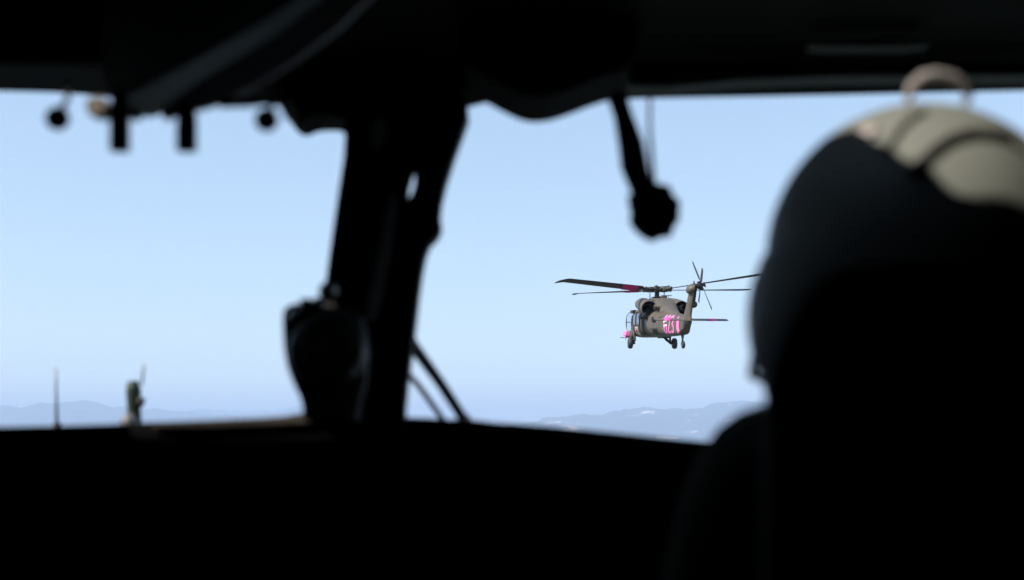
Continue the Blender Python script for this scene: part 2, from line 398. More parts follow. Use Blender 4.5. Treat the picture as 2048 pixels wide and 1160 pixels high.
patch('service_panel', -3.3, -4.1, .82, 1.1, M['olive_dark'], root, off=.006, n=8, k=3)
# pink step fairing by the cockpit
bm = bmesh.new()
for sx in (-1,):
    B_box(bm, (sx * 1.24, 2.95, .93), (.50, 1.2, .28), Matrix.Rotation(R(6), 4, 'Y'), .03)
    B_box(bm, (sx * 1.34, 3.05, .74), (.26, .5, .10), None, .03)
autos = from_bm(bm); o = link('step_fairing', autos, M['pink'], root); autosmooth(autos, 30); o['label'] = 'bright pink fairing low beside the cockpit'
bm = bmesh.new(); B_tube(bm, [(-1.0, 3.2, .70), (-1.72, 3.2, .70)], .02, 8); B_tube(bm, [(-1.35, 3.2, .70), (-1.35, 3.25, .58)], .02, 8)
link('step_bar', from_bm(bm), M['black'], root)
bm = bmesh.new(); B_box(bm, (1.22, 3.0, .92), (.45, .9, .28), None, .07); link('step_fairing', from_bm(bm), M['olive'], root)
# cockpit side glazing that stands proud of the nose
bm = bmesh.new()
arc = [(-1.0, 2.75, 2.28), (-1.2, 3.05, 2.24), (-1.3, 3.2, 2.05), (-1.33, 3.3, 1.75), (-1.33, 3.3, 1.45), (-1.3, 3.25, 1.2), (-1.15, 3.05, 1.06), (-.98, 2.8, 1.02)]
B_tube(bm, arc, .018, 8); B_tube(bm, [(-1.33, 3.3, 1.66), (-1.02, 2.7, 1.66)], .03, 8)
cw = link('cockpit_window', from_bm(bm), M['steel'], root); cw['label'] = 'thin framed bulged cockpit side window'
bm = bmesh.new(); vs1 = [bm.verts.new(p) for p in arc]; bm.faces.new(vs1); bmesh.ops.triangulate(bm, faces=bm.faces[:]); bmesh.ops.solidify(bm, geom=bm.faces[:], thickness=.006)
link('pane', from_bm(bm), M['clear'], cw, smooth=False)
bm = bmesh.new(); B_box(bm, (0, 3.2, 2.2), (1.5, .9, .22), Matrix.Rotation(R(-14), 4, 'X'), .08); o = link('cockpit_brow', from_bm(bm), M['olive'], root)
bm = bmesh.new(); B_box(bm, (-.98, 2.35, 2.34), (.36, .9, .10), None, .04); B_box(bm, (-1.08, 2.3, 2.24), (.2, .7, .1), None, .02); link('roof_rail', from_bm(bm), M['olive_dark'], root)
for px_ in ((-.4, 3.72), (.4, 3.72)):
    bm = bmesh.new(); B_box(bm, (px_[0], px_[1], 1.98), (.66, .03, .55), Matrix.Rotation(R(50), 4, 'X')); link('windshield', from_bm(bm), M['winglass'], root)
# engines
for sx in (-1, 1):
    bm = bmesh.new()
    path = [(1.15, .82, 2.70, .27), (1.05, .82, 2.70, .335), (.86, .82, 2.70, .345), (.84, .82, 2.70, .28), (.68, .82, 2.70, .28), (.66, .82, 2.70, .36), (.2, .84, 2.66, .41), (-.8, .88, 2.54, .47), (-1.8, .92, 2.40, .50), (-2.5, .95, 2.33, .48), (-2.62, .955, 2.32, .45), (-2.6, .955, 2.32, .42), (-1.9, .93, 2.36, .40)]
    rings = []
    for y, x, z, r in path:
        rings.append([Vector((sx * (x + r * math.cos(a)), y, z + r * math.sin(a) * .98)) for a in [2 * math.pi * k / 32 for k in range(32)]])
    B_rings(bm, rings); bmesh.ops.recalc_face_normals(bm, faces=bm.faces)
    me = from_bm(bm); me.materials.append(M['olive']); me.materials.append(M['soot_shade'])
    for p in me.polygons:
        c = p.center
        if c.y < -1.85 and abs(c.y + 2.62) > -1 and (Vector((c.x - sx * .945, 0, c.z - 2.335)).length < .425): p.material_index = 1
        if .6 < c.y < .87 and (Vector((c.x - sx * .82, 0, c.z - 2.7)).length < .30): p.material_index = 1
        if c.y > 1.1 and (Vector((c.x - sx * .82, 0, c.z - 2.7)).length < .2): p.material_index = 1
    nc = link('engine_nacelle', me, None, root); autosmooth(me, 35)
    bm = bmesh.new(); B_tube(bm, [(sx * .93, -2.0, 2.34), (sx * 1.0, -2.45, 2.32), (sx * 1.1, -2.85, 2.30)], [.22, .25, .24], 20, cap=False)
    bmesh.ops.solidify(bm, geom=bm.faces[:], thickness=.03)
    link('exhaust_pipe', from_bm(bm), M['soot_shade'], nc)
    bm = bmesh.new(); B_box(bm, (sx * .98, -1.9, 1.98), (.56, 1.5, .62), Matrix.Rotation(R(sx * -30), 4, 'Y'), .06); link('nacelle_shade_block', from_bm(bm), M['soot_shade'], nc)  # made-up block, its black stands for shade under the nacelle
# shafts, hub
bm = bmesh.new(); B_lathe(bm, (0, 0, 2.9), (0, 0, 1), [(0, .3), (.12, .28), (.16, .15), (.5, .14), (.56, .12)], 20); mast = link('rotor_mast', from_bm(bm), M['steel'], root)
RT = Matrix.Translation(HUB) @ (Matrix.Rotation(R(2.0) - HP, 4, 'X') @ Matrix.Rotation(R(-2.0), 4, 'Y'))
bm = bmesh.new()
B_lathe(bm, (0, 0, -.48), (0, 0, 1), [(0, .2), (.03, .36), (.07, .36), (.1, .2)], 24)
B_lathe(bm, (0, 0, -.1), (0, 0, 1), [(0, .30), (.04, .40), (.14, .40), (.2, .25), (.2, .24), (.30, .22), (.34, .12)], 24)
hub = link('rotor_hub', from_bm(bm), M['olive_dark'], root); hub.matrix_local = RT; autosmooth(hub.data)
az_cam = [221.8, 126.6, 309.6, 39.0]
pitchb = [29, 9, 3, 2]
cone = [2.9, 2.7, 2.0, 1.3]
def blade_mesh(flipside):
    bm = bmesh.new(); c = .53; rows = []
    for r, tw, sw, cs in [(.95, 0, 0, .35), (1.25, 0, 0, .5), (1.5, 0, 0, 1), (2.5, -1, 0, 1), (3.6, -2.5, 0, 1), (5, -5, 0, 1), (6.5, -8, 0, 1), (7.6, -10, 0, 1), (7.75, -10, -.05, 1), (8.1, -10.5, -.22, .8), (8.18, -10.5, -.3, .6)]:
        row = []
        prof = [(.5, 0), (.38, .035), (.15, .05), (-.2, .03), (-.5, .003), (-.5, -.003), (-.2, -.02), (.15, -.035), (.38, -.025)]
        t_ = R(tw)
        for x, z in prof:
            xx = (x * c * cs); zz = z * c * 1.1
            row.append(Vector((r, xx * math.cos(t_) - zz * math.sin(t_) + sw, xx * math.sin(t_) + zz * math.cos(t_))))
        rows.append(row)
    B_rings(bm, rows); bmesh.ops.recalc_face_normals(bm, faces=bm.faces)
    return from_bm(bm)
bme = blade_mesh(0); bme.materials.append(M['blade'])
Rinv = (Rh.to_3x3()).inverted()
for k in range(4):
    a = R(az_cam[k]) - YAW
    b = bpy.data.objects.new('rotor_blade', bme); COL.objects.link(b); b.parent = root
    Mb = RT @ Matrix.Rotation(a, 4, 'Z') @ Matrix.Rotation(-R(cone[k]), 4, 'Y') @ Matrix.Rotation(R(pitchb[k]), 4, 'X')
    b.matrix_local = Mb
    for p in bme.polygons: p.use_smooth = True
    if k < 2:
        bm = bmesh.new()
        for (r0, r1) in ((1.75, 3.05),):
            rows = []
            for i in range(7):
                row = []
                for j in range(5):
                    y = -.262 + .522 * j / 4; r = r0 + (r1 - r0) * i / 6 + y * .5
                    row.append(bm.verts.new((r, y, -.030 + .0 * j - (.012 if 0 < j < 4 else 0) - R(1.6) * y * 0)))
                rows.append(row)
            for p_, q_ in zip(rows[:-1], rows[1:]):
                for j in range(4): bm.faces.new((p_[j], p_[j + 1], q_[j + 1], q_[j]))
        bmesh.ops.solidify(bm, geom=bm.faces[:], thickness=-.004)
        link('blade_stripe', from_bm(bm), M['magenta'], b)
    # cuff, damper, pitch link
    bm = bmesh.new()
    B_tube(bm, [(.25, 0, 0), (.6, 0, 0), (.95, 0, 0), (1.2, 0, 0)], [.12, .12, .09, .1], 10)
    B_box(bm, (.62, 0, 0), (.3, .26, .24), None, .04)
    B_tube(bm, [(.3, .24, .03), (.85, .16, .03)], .04, 8)
    B_lathe(bm, (.5, -.2, -.1), (0, 0, 1), [(0, .03), (.03, .06), (.16, .06), (.2, .03)], 10)
    o = link('blade_grip', from_bm(bm), M['olive_dark'], root); o.matrix_local = RT @ Matrix.Rotation(a, 4, 'Z') @ Matrix.Rotation(-R(cone[k]), 4, 'Y')
    bm = bmesh.new(); B_box(bm, (.42, 0, .2), (.5, .09, .05), None, .01); B_lathe(bm, (.68, 0, .14), (0, 0, 1), [(0, .05), (.02, .1), (.1, .1), (.12, .05)], 12)
    o = link('vibration_absorber', from_bm(bm), M['steel'], root); o.matrix_local = RT @ Matrix.Rotation(a + R(38), 4, 'Z')
    ang = R([155, 245, 335, 65][k]) ; cpos = Vector((math.cos(ang) * .44, math.sin(ang) * .44, 0))
    bm = bmesh.new(); B_tube(bm, [(cpos.x, cpos.y, 2.95), (cpos.x, cpos.y, 3.5)], .028, 8); link('pitch_link', from_bm(bm), M['steel'], root)
bm = bmesh.new(); B_box(bm, (.32, -.5, 3.08), (.34, .3, .24), None, .04); link('cowl_scoop', from_bm(bm), M['olive'], root)
bm = bmesh.new(); B_tube(bm, [(.5, -.9, 3.0), (.5, -.9, 3.16)], .02, 8); B_tube(bm, [(.3, -.9, 3.16), (.72, -.9, 3.16)], .02, 8); link('antenna', from_bm(bm), M['black'], root)
bm = bmesh.new(); B_tube(bm, [(-.55, 2.4, 2.4), (-.8, 2.4, 2.72)], .012, 6); link('antenna', from_bm(bm), M['black'], root)
# tail pylon
bm = bmesh.new(); rows = []
for (z, yl, yt, th) in [(1.3, -7.9, -9.3, .2), (1.75, -8.05, -9.25, .19), (2.3, -8.6, -9.65, .16), (2.85, -9.05, -10.05, .14), (3.18, -9.4, -10.25, .12), (3.3, -9.6, -10.2, .08)]:
    c = yl - yt
    row = []
    for k in range(20):
        a = 2 * math.pi * k / 20; x = math.sin(a); f = math.cos(a)
        yy = (yl + yt) / 2 + f * c / 2; tt = th * (1.15 - .45 * ((1 - f) / 2)) * x
        row.append(Vector((tt, yy, z)))
    rows.append(row)
B_rings(bm, rows); bmesh.ops.recalc_face_normals(bm, faces=bm.faces)
pyl = link('tail_pylon', from_bm(bm), M['olive'], root); autosmooth(pyl.data)
bm = bmesh.new(); B_tube(bm, [(.13, -9.15, 2.9), (.12, -9.9, 2.5), (.12, -10.02, 3.2)], .02, 6)
bm.free()
bm = bmesh.new()
for i in range(6):
    z0 = 2.5 + i * .14; yb = -9.72 - (z0 - 2.4) * .62
    B_box(bm, (.085, yb, z0 + .07), (.12, .16, .138), Matrix.Rotation(R(-30), 4, 'X'), .015)
link('shaft_cover', from_bm(bm), M['black'], pyl)
bm = bmesh.new(); bmesh.ops.create_uvsphere(bm, u_segments=20, v_segments=12, radius=1); bmesh.ops.transform(bm, matrix=Matrix.Translation((.14, -9.35, 2.32)) @ Matrix.Diagonal((.2, .34, .19, 1)), verts=bm.verts)
link('gearbox_cover', from_bm(bm), M['olive_dark'], pyl)
bm = bmesh.new(); bmesh.ops.create_uvsphere(bm, u_segments=24, v_segments=14, radius=1); bmesh.ops.transform(bm, matrix=Matrix.Translation((-.04, -9.72, 3.12)) @ Matrix.Rotation(R(-35), 4, 'Y') @ Matrix.Diagonal((.32, .45, .25, 1)), verts=bm.verts)
link('gearbox_fairing', from_bm(bm), M['olive'], pyl)
bm = bmesh.new(); B_lathe(bm, (.08, -9.75, 3.34), (0, 0, 1), [(0, .08), (.08, .06), (.12, .03)], 12); link('lamp_base', from_bm(bm), M['olive_dark'], pyl)
bm = bmesh.new(); B_lathe(bm, (.08, -9.75, 3.46), (0, 0, 1), [(0, .04), (.05, .045), (.09, .02)], 12); link('beacon_lamp', from_bm(bm), M['red'], pyl)
# tail rotor
tn = Vector((math.cos(R(14)), 0, math.sin(R(14)))); tu = Vector((-math.sin(R(14)), 0, math.cos(R(14)))); tv = Vector((0, 1, 0)); tc_ = Vector((.33, -9.93, 3.27))
bm = bmesh.new(); B_lathe(bm, tc_ - tn * .3, tn, [(0, .12), (.18, .12), (.22, .17), (.36, .17), (.4, .08), (.55, .07), (.56, .14), (.6, .14), (.62, .04)], 16)
B_box(bm, tc_ + tn * .05, (.12, .5, .5), Matrix.Rotation(R(-20), 4, 'Y'), .04)
th_ = link('tail_rotor_hub', from_bm(bm), M['black'], root); autosmooth(th_.data)
bm = bmesh.new(); rows = []
for r, cs, tw in [(.12, .25, 0), (.35, .3, 0), (.5, .9, 0), (.8, 1, -2), (1.2, 1, -5), (1.45, 1, -8), (1.54, .85, -8), (1.56, .5, -8)]:
    row = []
    for x, z in [(.5, 0), (.3, .06), (-.1, .05), (-.5, .004), (-.5, -.004), (-.1, -.05), (.3, -.06)]:
        xx = x * .22 * cs; zz = z * .25
        row.append(Vector((r, xx * math.cos(R(tw)) - zz * math.sin(R(tw)), xx * math.sin(R(tw)) + zz * math.cos(R(tw)))))
    rows.append(row)
B_rings(bm, rows); bmesh.ops.recalc_face_normals(bm, faces=bm.faces); tbm = from_bm(bm); tbm.materials.append(M['blade'])
for k in range(4):
    a = R(32 + 90 * k); d = tu * math.cos(a) + tv * math.sin(a); n_ = tn; c_ = n_.cross(d)
    o = bpy.data.objects.new('tail_rotor_blade', tbm); COL.objects.link(o); o.parent = root
    Mx = Matrix((d, c_, n_)).transposed().to_4x4()
    o.matrix_local = Matrix.Translation(tc_ + tn * (.06 if k % 2 else .14)) @ Mx @ Matrix.Rotation(R(10), 4, 'X')
# stabilator
bm = bmesh.new(); rows = []
for x in (-2.04, -1.97, -1.6, -.8, 0, .8, 1.6, 1.97, 2.04):
    e = .75 if abs(x) > 2.0 else 1; c = (1.05 - .12 * abs(x)) * e; row = []
    for f_, z in [(.5, 0), (.35, .05), (0, .065), (-.5, .008), (-.5, -.008), (0, -.05), (.35, -.04)]:
        row.append(Vector((x, f_ * c, z * e)))
    rows.append(row)
B_rings(bm, rows); bmesh.ops.recalc_face_normals(bm, faces=bm.faces); st = link('stabilator', from_bm(bm), M['olive'], root)
st.matrix_local = Matrix.Translation((0, -8.95, 1.51)) @ Matrix.Rotation(R(5.5), 4, 'X'); autosmooth(st.data, 45)
for x0, x1 in ((1.0, 1.38), (-1.38, -1.0)):
    bm = bmesh.new(); rows = []
    for x in (x0, x1):
        c = 1.05 - .12 * abs(x) + .012
        rows.append([Vector((x, f_ * c, z * 1.14)) for f_, z in [(.5, 0), (.35, .05), (0, .065), (-.5, .009), (-.5, -.009), (0, -.05), (.35, -.04)]])
    B_rings(bm, rows); bmesh.ops.recalc_face_normals(bm, faces=bm.faces); link('stabilator_stripe', from_bm(bm), M['magenta'], st)
bm = bmesh.new(); B_box(bm, (-2.04, -.35, .05), (.06, .3, .26), None, .02); B_box(bm, (-1.97, -.45, -.06), (.16, .16, .12), None, .02); link('tip_bracket', from_bm(bm), M['black'], st)
# undercarriage
def wheel(x, y, z, r, wd, parent):
    wl = None
    bm = bmesh.new(); h = wd / 2
    B_lathe(bm, (x - h, y, z), (1, 0, 0), [(0, r * .55), (.0, r * .8), (wd * .15, r * .95), (wd * .3, r), (wd * .7, r), (wd * .85, r * .95), (wd, r * .8), (wd, r * .55)], 28)
    bmesh.ops.recalc_face_normals(bm, faces=bm.faces)
    wl = link('wheel', from_bm(bm), M['rubber'], parent); autosmooth(wl.data, 50)
    bm = bmesh.new(); B_lathe(bm, (x - h - .01, y, z), (1, 0, 0), [(0, .05), (.01, r * .3), (.03, r * .52), (wd - .01, r * .52), (wd + .01, r * .3), (wd + .02, .05)], 20)
    bmesh.ops.recalc_face_normals(bm, faces=bm.faces); link('rim', from_bm(bm), M['steel'], wl); autosmooth(bpy.data.objects[-1].data) if False else None
for sx in (-1, 1):
    wheel(sx * 1.37, 1.5, .33, .33, .27, root)
    bm = bmesh.new(); B_tube(bm, [(sx * 1.18, 1.5, .33), (sx * 1.06, 2.3, .55), (sx * .98, 2.9, .78)], [.08, .09, .1], 10)
    B_tube(bm, [(sx * 1.14, 1.5, .35), (sx * 1.10, 1.62, .8), (sx * 1.12, 1.75, 1.25)], [.055, .075, .09], 10); B_tube(bm, [(sx * 1.06, 1.5, .33), (sx * 1.5, 1.5, .33)], .045, 8)
    B_box(bm, (sx * 1.09, 1.45, .62), (.1, .16, .34), None, .02)
    link('landing_gear_leg', from_bm(bm), M['olive_dark'], root)
    bm = bmesh.new(); B_box(bm, (sx * 1.14, 2.3, .93), (.22, 1.2, .4), None, .08); link('gear_fairing', from_bm(bm), M['olive'], root)
wheel(0, -7.42, .2, .2, .15, root)
bm = bmesh.new(); B_tube(bm, [(0, -7.05, .85), (-.0, -7.3, .45), (-.1, -7.42, .22)], [.07, .05, .04], 10); B_tube(bm, [(-.02, -7.62, .85), (-.06, -7.5, .38)], .05, 8); B_tube(bm, [(-.12, -7.42, .2), (.12, -7.42, .2)], .03, 8)
link('tail_wheel_strut', from_bm(bm), M['steel'], root)
bm = bmesh.new(); B_box(bm, (.3, -.6, .68), (.5, 1.6, .1), None, .04); link('belly_fairing', from_bm(bm), M['olive_dark'], root)

# ------------------------------------------------------------------ own cockpit
ck = empty('cockpit', (0, 1.7, ALT - 1.1), 'dark unlit cockpit with windshield post, roof and glareshield framing the view', 'cockpit')
ROOF = 0.52
def wpt(x, y, z): return Vector((x, y, ALT + z))
# helmet geometry is needed first, for the roof window
HD = 1.12
HC = P(1838, 520, HD); HX, HY, HZ = .135, .145, .140
def helmet_hit(px, py):
    o_ = Vector((0, 0, ALT)); d_ = (P(px, py, 1) - o_).normalized(); q = o_ - HC
    A = (d_.x / HX) ** 2 + (d_.y / HY) ** 2 + (d_.z / HZ) ** 2; B_ = 2 * (q.x * d_.x / HX ** 2 + q.y * d_.y / HY ** 2 + q.z * d_.z / HZ ** 2); C_ = (q.x / HX) ** 2 + (q.y / HY) ** 2 + (q.z / HZ) ** 2 - 1
    ds = B_ * B_ - 4 * A * C_
    if ds < 0: return None
    return o_ + d_ * ((-B_ - math.sqrt(ds)) / 2 / A)
def to_roof(p):
    k = (ALT + ROOF - p.z) / SUN.z; return p + SUN * k
edge = []
for px, py in [(1700, 262), (1735, 285), (1770, 300), (1800, 322), (1835, 342), (1862, 347), (1880, 372), (1905, 395), (1940, 402), (1980, 398)]:
    h = helmet_hit(px, py)
    if h: r_ = to_roof(h); edge.append((r_.x, r_.y))
print('roof edge', [(round(a, 3), round(b, 3)) for a, b in edge])
def roof_mesh(holes, x0, x1, y0, y1, z0, th):
    cu = bpy.data.curves.new('r', 'CURVE'); cu.dimensions = '2D'; cu.fill_mode = 'BOTH'; cu.extrude = th / 2
    for loop in [[(x0, y0), (x1, y0), (x1, y1), (x0, y1)]] + holes:
        sp = cu.splines.new('POLY'); sp.points.add(len(loop) - 1)
        for p, (x, y) in zip(sp.points, loop): p.co = (x, y, 0, 1)
        sp.use_cyclic_u = True
    ob = bpy.data.objects.new('tmp', cu); COL.objects.link(ob)
    me = bpy.data.meshes.new_from_object(ob.evaluated_get(bpy.context.evaluated_depsgraph_get()))
    bpy.data.objects.remove(ob); me.transform(Matrix.Translation((0, 0, z0 + th / 2))); return me
e0, e1 = edge[0], edge[-1]
rw = edge + [(e1[0] + .16, e1[1] + .02), (e1[0] + .16, 1.11), (e0[0] + .02, 1.11), (e0[0] - .01, e0[1] + .03)]
patch_sun_slit = [(-.68, 1.232), (-.60, 1.232), (-.585, 1.24), (-.585, 1.255), (-.60, 1.262), (-.68, 1.262)]  # added unseen roof slit that puts sun on the tan patch
compass_sun_slit = [(-.735, 1.496), (-.69, 1.496), (-.575, 1.539), (-.62, 1.539)]  # added unseen slit shaped to put sun on the compass
edge_sun_slit = [(-1.06, 1.607), (-.73, 1.607), (-.72, 1.63), (-.74, 1.66), (-1.06, 1.66)]  # added unseen slit shaped to light the glareshield's edge
me = roof_mesh([rw, patch_sun_slit, edge_sun_slit, compass_sun_slit], -1.15, 1.15, -1.3, 1.80, ALT + ROOF, .006)
roof = link('roof', me, M['cab'], ck, smooth=False, local=False)
for k_, loop in enumerate((rw, patch_sun_slit, edge_sun_slit + compass_sun_slit)):  # panes over the pilot's window and the added sun slits
    xs = [p[0] for p in loop]; ys = [p[1] for p in loop]
    bm = bmesh.new(); B_box(bm, ((min(xs) + max(xs)) / 2, (min(ys) + max(ys)) / 2, ALT + ROOF + .012), (max(xs) - min(xs) + .08, max(ys) - min(ys) + .08, .006))
    link('roof_window_and_sun_slit_pane', from_bm(bm), M['windshield'], ck, smooth=False, local=False)
# shell: side walls, rear bulkhead, floor, footwell
def wbox(name, c, s, m, parent=ck, bev=0, rot=None):
    bm = bmesh.new(); B_box(bm, wpt(*c), s, rot, bev); me = from_bm(bm)
    o = link(name, me, m, parent, smooth=False, local=False)
    if bev: autosmooth(me, 35)
    return o
wbox('side_wall', (-1.17, .25, -.42), (.04, 3.1, 2.0), M['cab']); wbox('side_wall', (1.17, .25, -.42), (.04, 3.1, 2.0), M['cab'])
wbox('rear_bulkhead', (0, -1.32, -.42), (2.38, .04, 2.0), M['cab']); wbox('floor', (0, .75, -1.42), (2.38, 4.1, .04), M['cab'])
# windshield header with the notched console end in its middle
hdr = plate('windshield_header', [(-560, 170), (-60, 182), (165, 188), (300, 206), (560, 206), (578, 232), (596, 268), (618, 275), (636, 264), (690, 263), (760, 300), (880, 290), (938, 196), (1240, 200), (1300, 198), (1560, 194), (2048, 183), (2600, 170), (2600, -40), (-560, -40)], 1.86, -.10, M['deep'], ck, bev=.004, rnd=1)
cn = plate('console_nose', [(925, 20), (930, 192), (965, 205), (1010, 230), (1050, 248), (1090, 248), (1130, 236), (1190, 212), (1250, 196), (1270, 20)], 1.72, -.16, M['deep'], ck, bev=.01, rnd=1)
# faint sills in the roof lining
plate('roof_rib', [(1260, 180), (1560, 152), (2048, 150), (2300, 148), (2300, 128), (2048, 128), (1560, 130), (1260, 150)], 1.70, .05, M['cabgrey'], ck, bev=.006)
plate('roof_rib', [(1620, 94), (1860, 92), (1860, 78), (1620, 80)], 1.60, .03, M['cabgrey'], ck, bev=.004)
# windshield post: two members with a slit of sky between them
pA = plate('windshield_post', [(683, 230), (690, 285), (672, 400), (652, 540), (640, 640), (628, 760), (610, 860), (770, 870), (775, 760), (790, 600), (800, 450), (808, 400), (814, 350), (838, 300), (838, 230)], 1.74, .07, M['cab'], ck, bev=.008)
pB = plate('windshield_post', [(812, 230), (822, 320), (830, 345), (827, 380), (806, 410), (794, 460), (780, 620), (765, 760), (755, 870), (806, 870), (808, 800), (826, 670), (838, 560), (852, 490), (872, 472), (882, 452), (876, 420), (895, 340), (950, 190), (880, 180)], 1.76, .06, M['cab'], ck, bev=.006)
plate('post_highlight', [(778, 390), (796, 390), (780, 500), (752, 640), (728, 640), (756, 500)], 1.728, .010, M['highlight'], ck, bev=.003)  # highlight stripe painted as a pale plate on the post
plate('post_highlight', [(745, 240), (772, 232), (768, 290), (742, 292)], 1.725, .014, M['highlight'], ck, bev=.003)
# glareshield and instrument panel
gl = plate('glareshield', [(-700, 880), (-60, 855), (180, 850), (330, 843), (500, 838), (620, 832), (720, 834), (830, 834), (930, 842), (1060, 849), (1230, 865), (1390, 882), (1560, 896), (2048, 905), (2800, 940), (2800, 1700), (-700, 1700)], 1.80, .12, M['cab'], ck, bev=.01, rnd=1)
plate('glareshield_lit_edge', [(300, 846), (420, 840), (560, 834), (600, 826), (660, 824), (690, 832), (692, 846), (560, 852), (420, 858), (310, 860)], 1.794, .010, M['lit_edge'], ck, bev=.004)  # lighter strip with the light on the edge put into its colour
plate('glareshield_lit_edge', [(895, 838), (930, 838), (1000, 846), (1000, 854), (900, 850)], 1.794, .010, M['lit_edge'], ck, bev=.003)
plate('glareshield_lit_edge', [(1240, 872), (1400, 884), (1400, 894), (1240, 882)], 1.794, .010, M['lit_edge'], ck, bev=.003)
wbox('instrument_panel', (0, 1.86, -.86), (2.3, .06, 1.1), M['cab'], bev=.01)
# panes
for (nm, pts) in (('windshield_pane', [(-560, 175), (700, 175), (650, 870), (-560, 880)]), ('windshield_pane', [(860, 180), (2600, 165), (2600, 930), (790, 860)])):
    plate(nm, pts, 1.90, .006, M['windshield'], ck, bev=0, rnd=0, smooth=False)
# wiper outside
wp = empty('windshield_wiper', P(825, 690, 2.05), 'parked windshield wiper with two thin diagonal arms right of the post', 'wiper')
def wtube(name, pts, rad, m, parent, n=12, sq=None):
    bm = bmesh.new(); B_tube(bm, pts, rad, n, True, sq); me = from_bm(bm)
    return link(name, me, m, parent, local=False)
wtube('wiper_arm', [P(800, 650, 2.05), P(828, 694, 2.05), P(880, 765, 2.03), P(932, 845, 2.0)], [.010, .010, .0085, .008], M['black'], wp)
wtube('wiper_blade', [P(800, 728, 2.06), P(840, 775, 2.04), P(892, 848, 2.01)], .0048, M['steel'], wp)
wtube('wiper_pivot', [P(925, 836, 2.0), P(940, 862, 2.0)], .012, M['cabtan'], wp)
# antenna rod and stub probe on the nose
an = empty('whip_antenna', P(113, 856, 2.6), 'thin grey rod antenna standing on the nose at far left', 'antenna')
wtube('rod', [P(114, 872, 2.6), P(113, 800, 2.6), P(112, 735, 2.6)], [.004, .0026, .0016], M['steel'], an)
wtube('base', [P(114, 885, 2.6), P(114, 846, 2.6)], [.012, .008], M['black'], an)
pr = empty('air_probe', P(265, 850, 2.5), 'stubby dark green probe with a tiny rod beside the glareshield edge', 'probe')
wtube('body', [P(268, 872, 2.5), P(268, 845, 2.5), P(268, 820, 2.5), P(267, 780, 2.5), P(265, 762, 2.5)], [.019, .0155, .0135, .015, .011], mat('probe_green', (.02, .035, .015), .6, vary=.3), pr, 16)
wtube('rod', [P(284, 770, 2.5), P(288, 728, 2.5)], .0022, M['steel'], pr)
wtube('foot', [P(262, 875, 2.48), P(258, 838, 2.48), P(258, 826, 2.48)], [.026, .016, .006], M['bez'], pr, 16)
wtube('clamp', [P(278, 812, 2.49), P(284, 796, 2.49)], .008, M['black'], pr)
# compass
cp = empty('compass', P(650, 840, 1.68), 'black standby compass mounted low on the left side of the windshield post', 'compass')
bm = bmesh.new()
cc = P(655, 705, 1.66)
B_lathe(bm, cc + Vector((0, -.03, 0)), (0, 1, 0), [(0, .03), (0, .040), (.004, .047), (.012, .05), (.07, .052), (.08, .04), (.085, .01)], 28)
link('housing', from_bm(bm), M['bez'], cp, local=False)
plate('bezel', [(563, 640), (566, 614), (594, 604), (640, 600), (700, 612), (728, 640), (730, 760), (716, 800), (712, 850), (606, 850), (602, 800), (586, 770), (568, 720)], 1.66, .05, M['bez'], cp, bev=.006, rnd=1)
plate('side_plate', [(566, 640), (580, 622), (598, 640), (602, 700), (606, 770), (594, 768), (580, 720)], 1.652, .012, M['cabgrey'], cp, bev=.003)
bm = bmesh.new(); bmesh.ops.create_uvsphere(bm, u_segments=28, v_segments=16, radius=1); bmesh.ops.transform(bm, matrix=Matrix.Translation(P(662, 690, 1.655)) @ Matrix.Diagonal((.036, .02, .034, 1)), verts=bm.verts)
link('dial_glass', from_bm(bm), mat('dial_glass', (.006, .006, .008), .08, vary=.1, spec=.8, coat=1), cp, local=False)
bright = mat('bright_screw_and_speck', (.45, .42, .38), .3, .7, vary=.1)
for px, py in ((638, 745), (698, 745)):
    bm = bmesh.new(); B_lathe(bm, P(px, py, 1.628), (0, 1, 0), [(0, .004), (.002, .007), (.006, .007)], 12); link('screw', from_bm(bm), bright, cp, local=False)
for px, py, r in ((590, 632, .010), (612, 610, .010), (636, 610, .011), (656, 582, .013)):
    bm = bmesh.new(); bmesh.ops.create_uvsphere(bm, u_segments=14, v_segments=8, radius=r); bmesh.ops.translate(bm, vec=P(px, py, 1.66), verts=bm.verts); link('sunlit_speck', from_bm(bm), bright, cp, local=False)  # bright balls stand for sunlit specks on the compass top
wtube('bezel_ring', [P(662, 692, 1.628) + Vector((.039 * math.cos(a), 0, .037 * math.sin(a))) for a in [2 * math.pi * k / 30 for k in range(31)]], .004, M['cabgrey'], cp, 8)
# overhead engine control quadrant
oq = empty('overhead_console', P(480, 0, 1.45), 'blue grey overhead engine control console with hanging levers and round knobs', 'console')
plate('console_body', [(268, -160), (262, 190), (276, 226), (296, 241), (322, 238), (700, 20), (860, -160)], 1.46, -.12, mat('console_blue_grey', (.15, .20, .23), .6, vary=.15), oq, bev=.012, rnd=1)
plate('edge_strip', [(322, 240), (350, 226), (440, 204), (560, 140), (720, 20), (860, -160), (800, -160), (640, 14), (318, 206)], 1.33, .02, mat('strip_grey', (.45, .42, .46), .5, vary=.2), oq, bev=.004)
plate('switch_panel', [(-300, -160), (-300, 176), (262, 182), (262, -160)], 1.50, -.12, M['cab'], oq, bev=.01, rnd=0)
for (a, b, c, d_) in ((216, 250, 172, 298), (350, 386, 200, 298)):
    lv = plate('power_lever', [(a, d_), (a, c + 50), (a + 6, c), (b - 6, c), (b, c + 30), (b, d_)], 1.29, .022, M['cab'], oq, bev=.004, rnd=0)
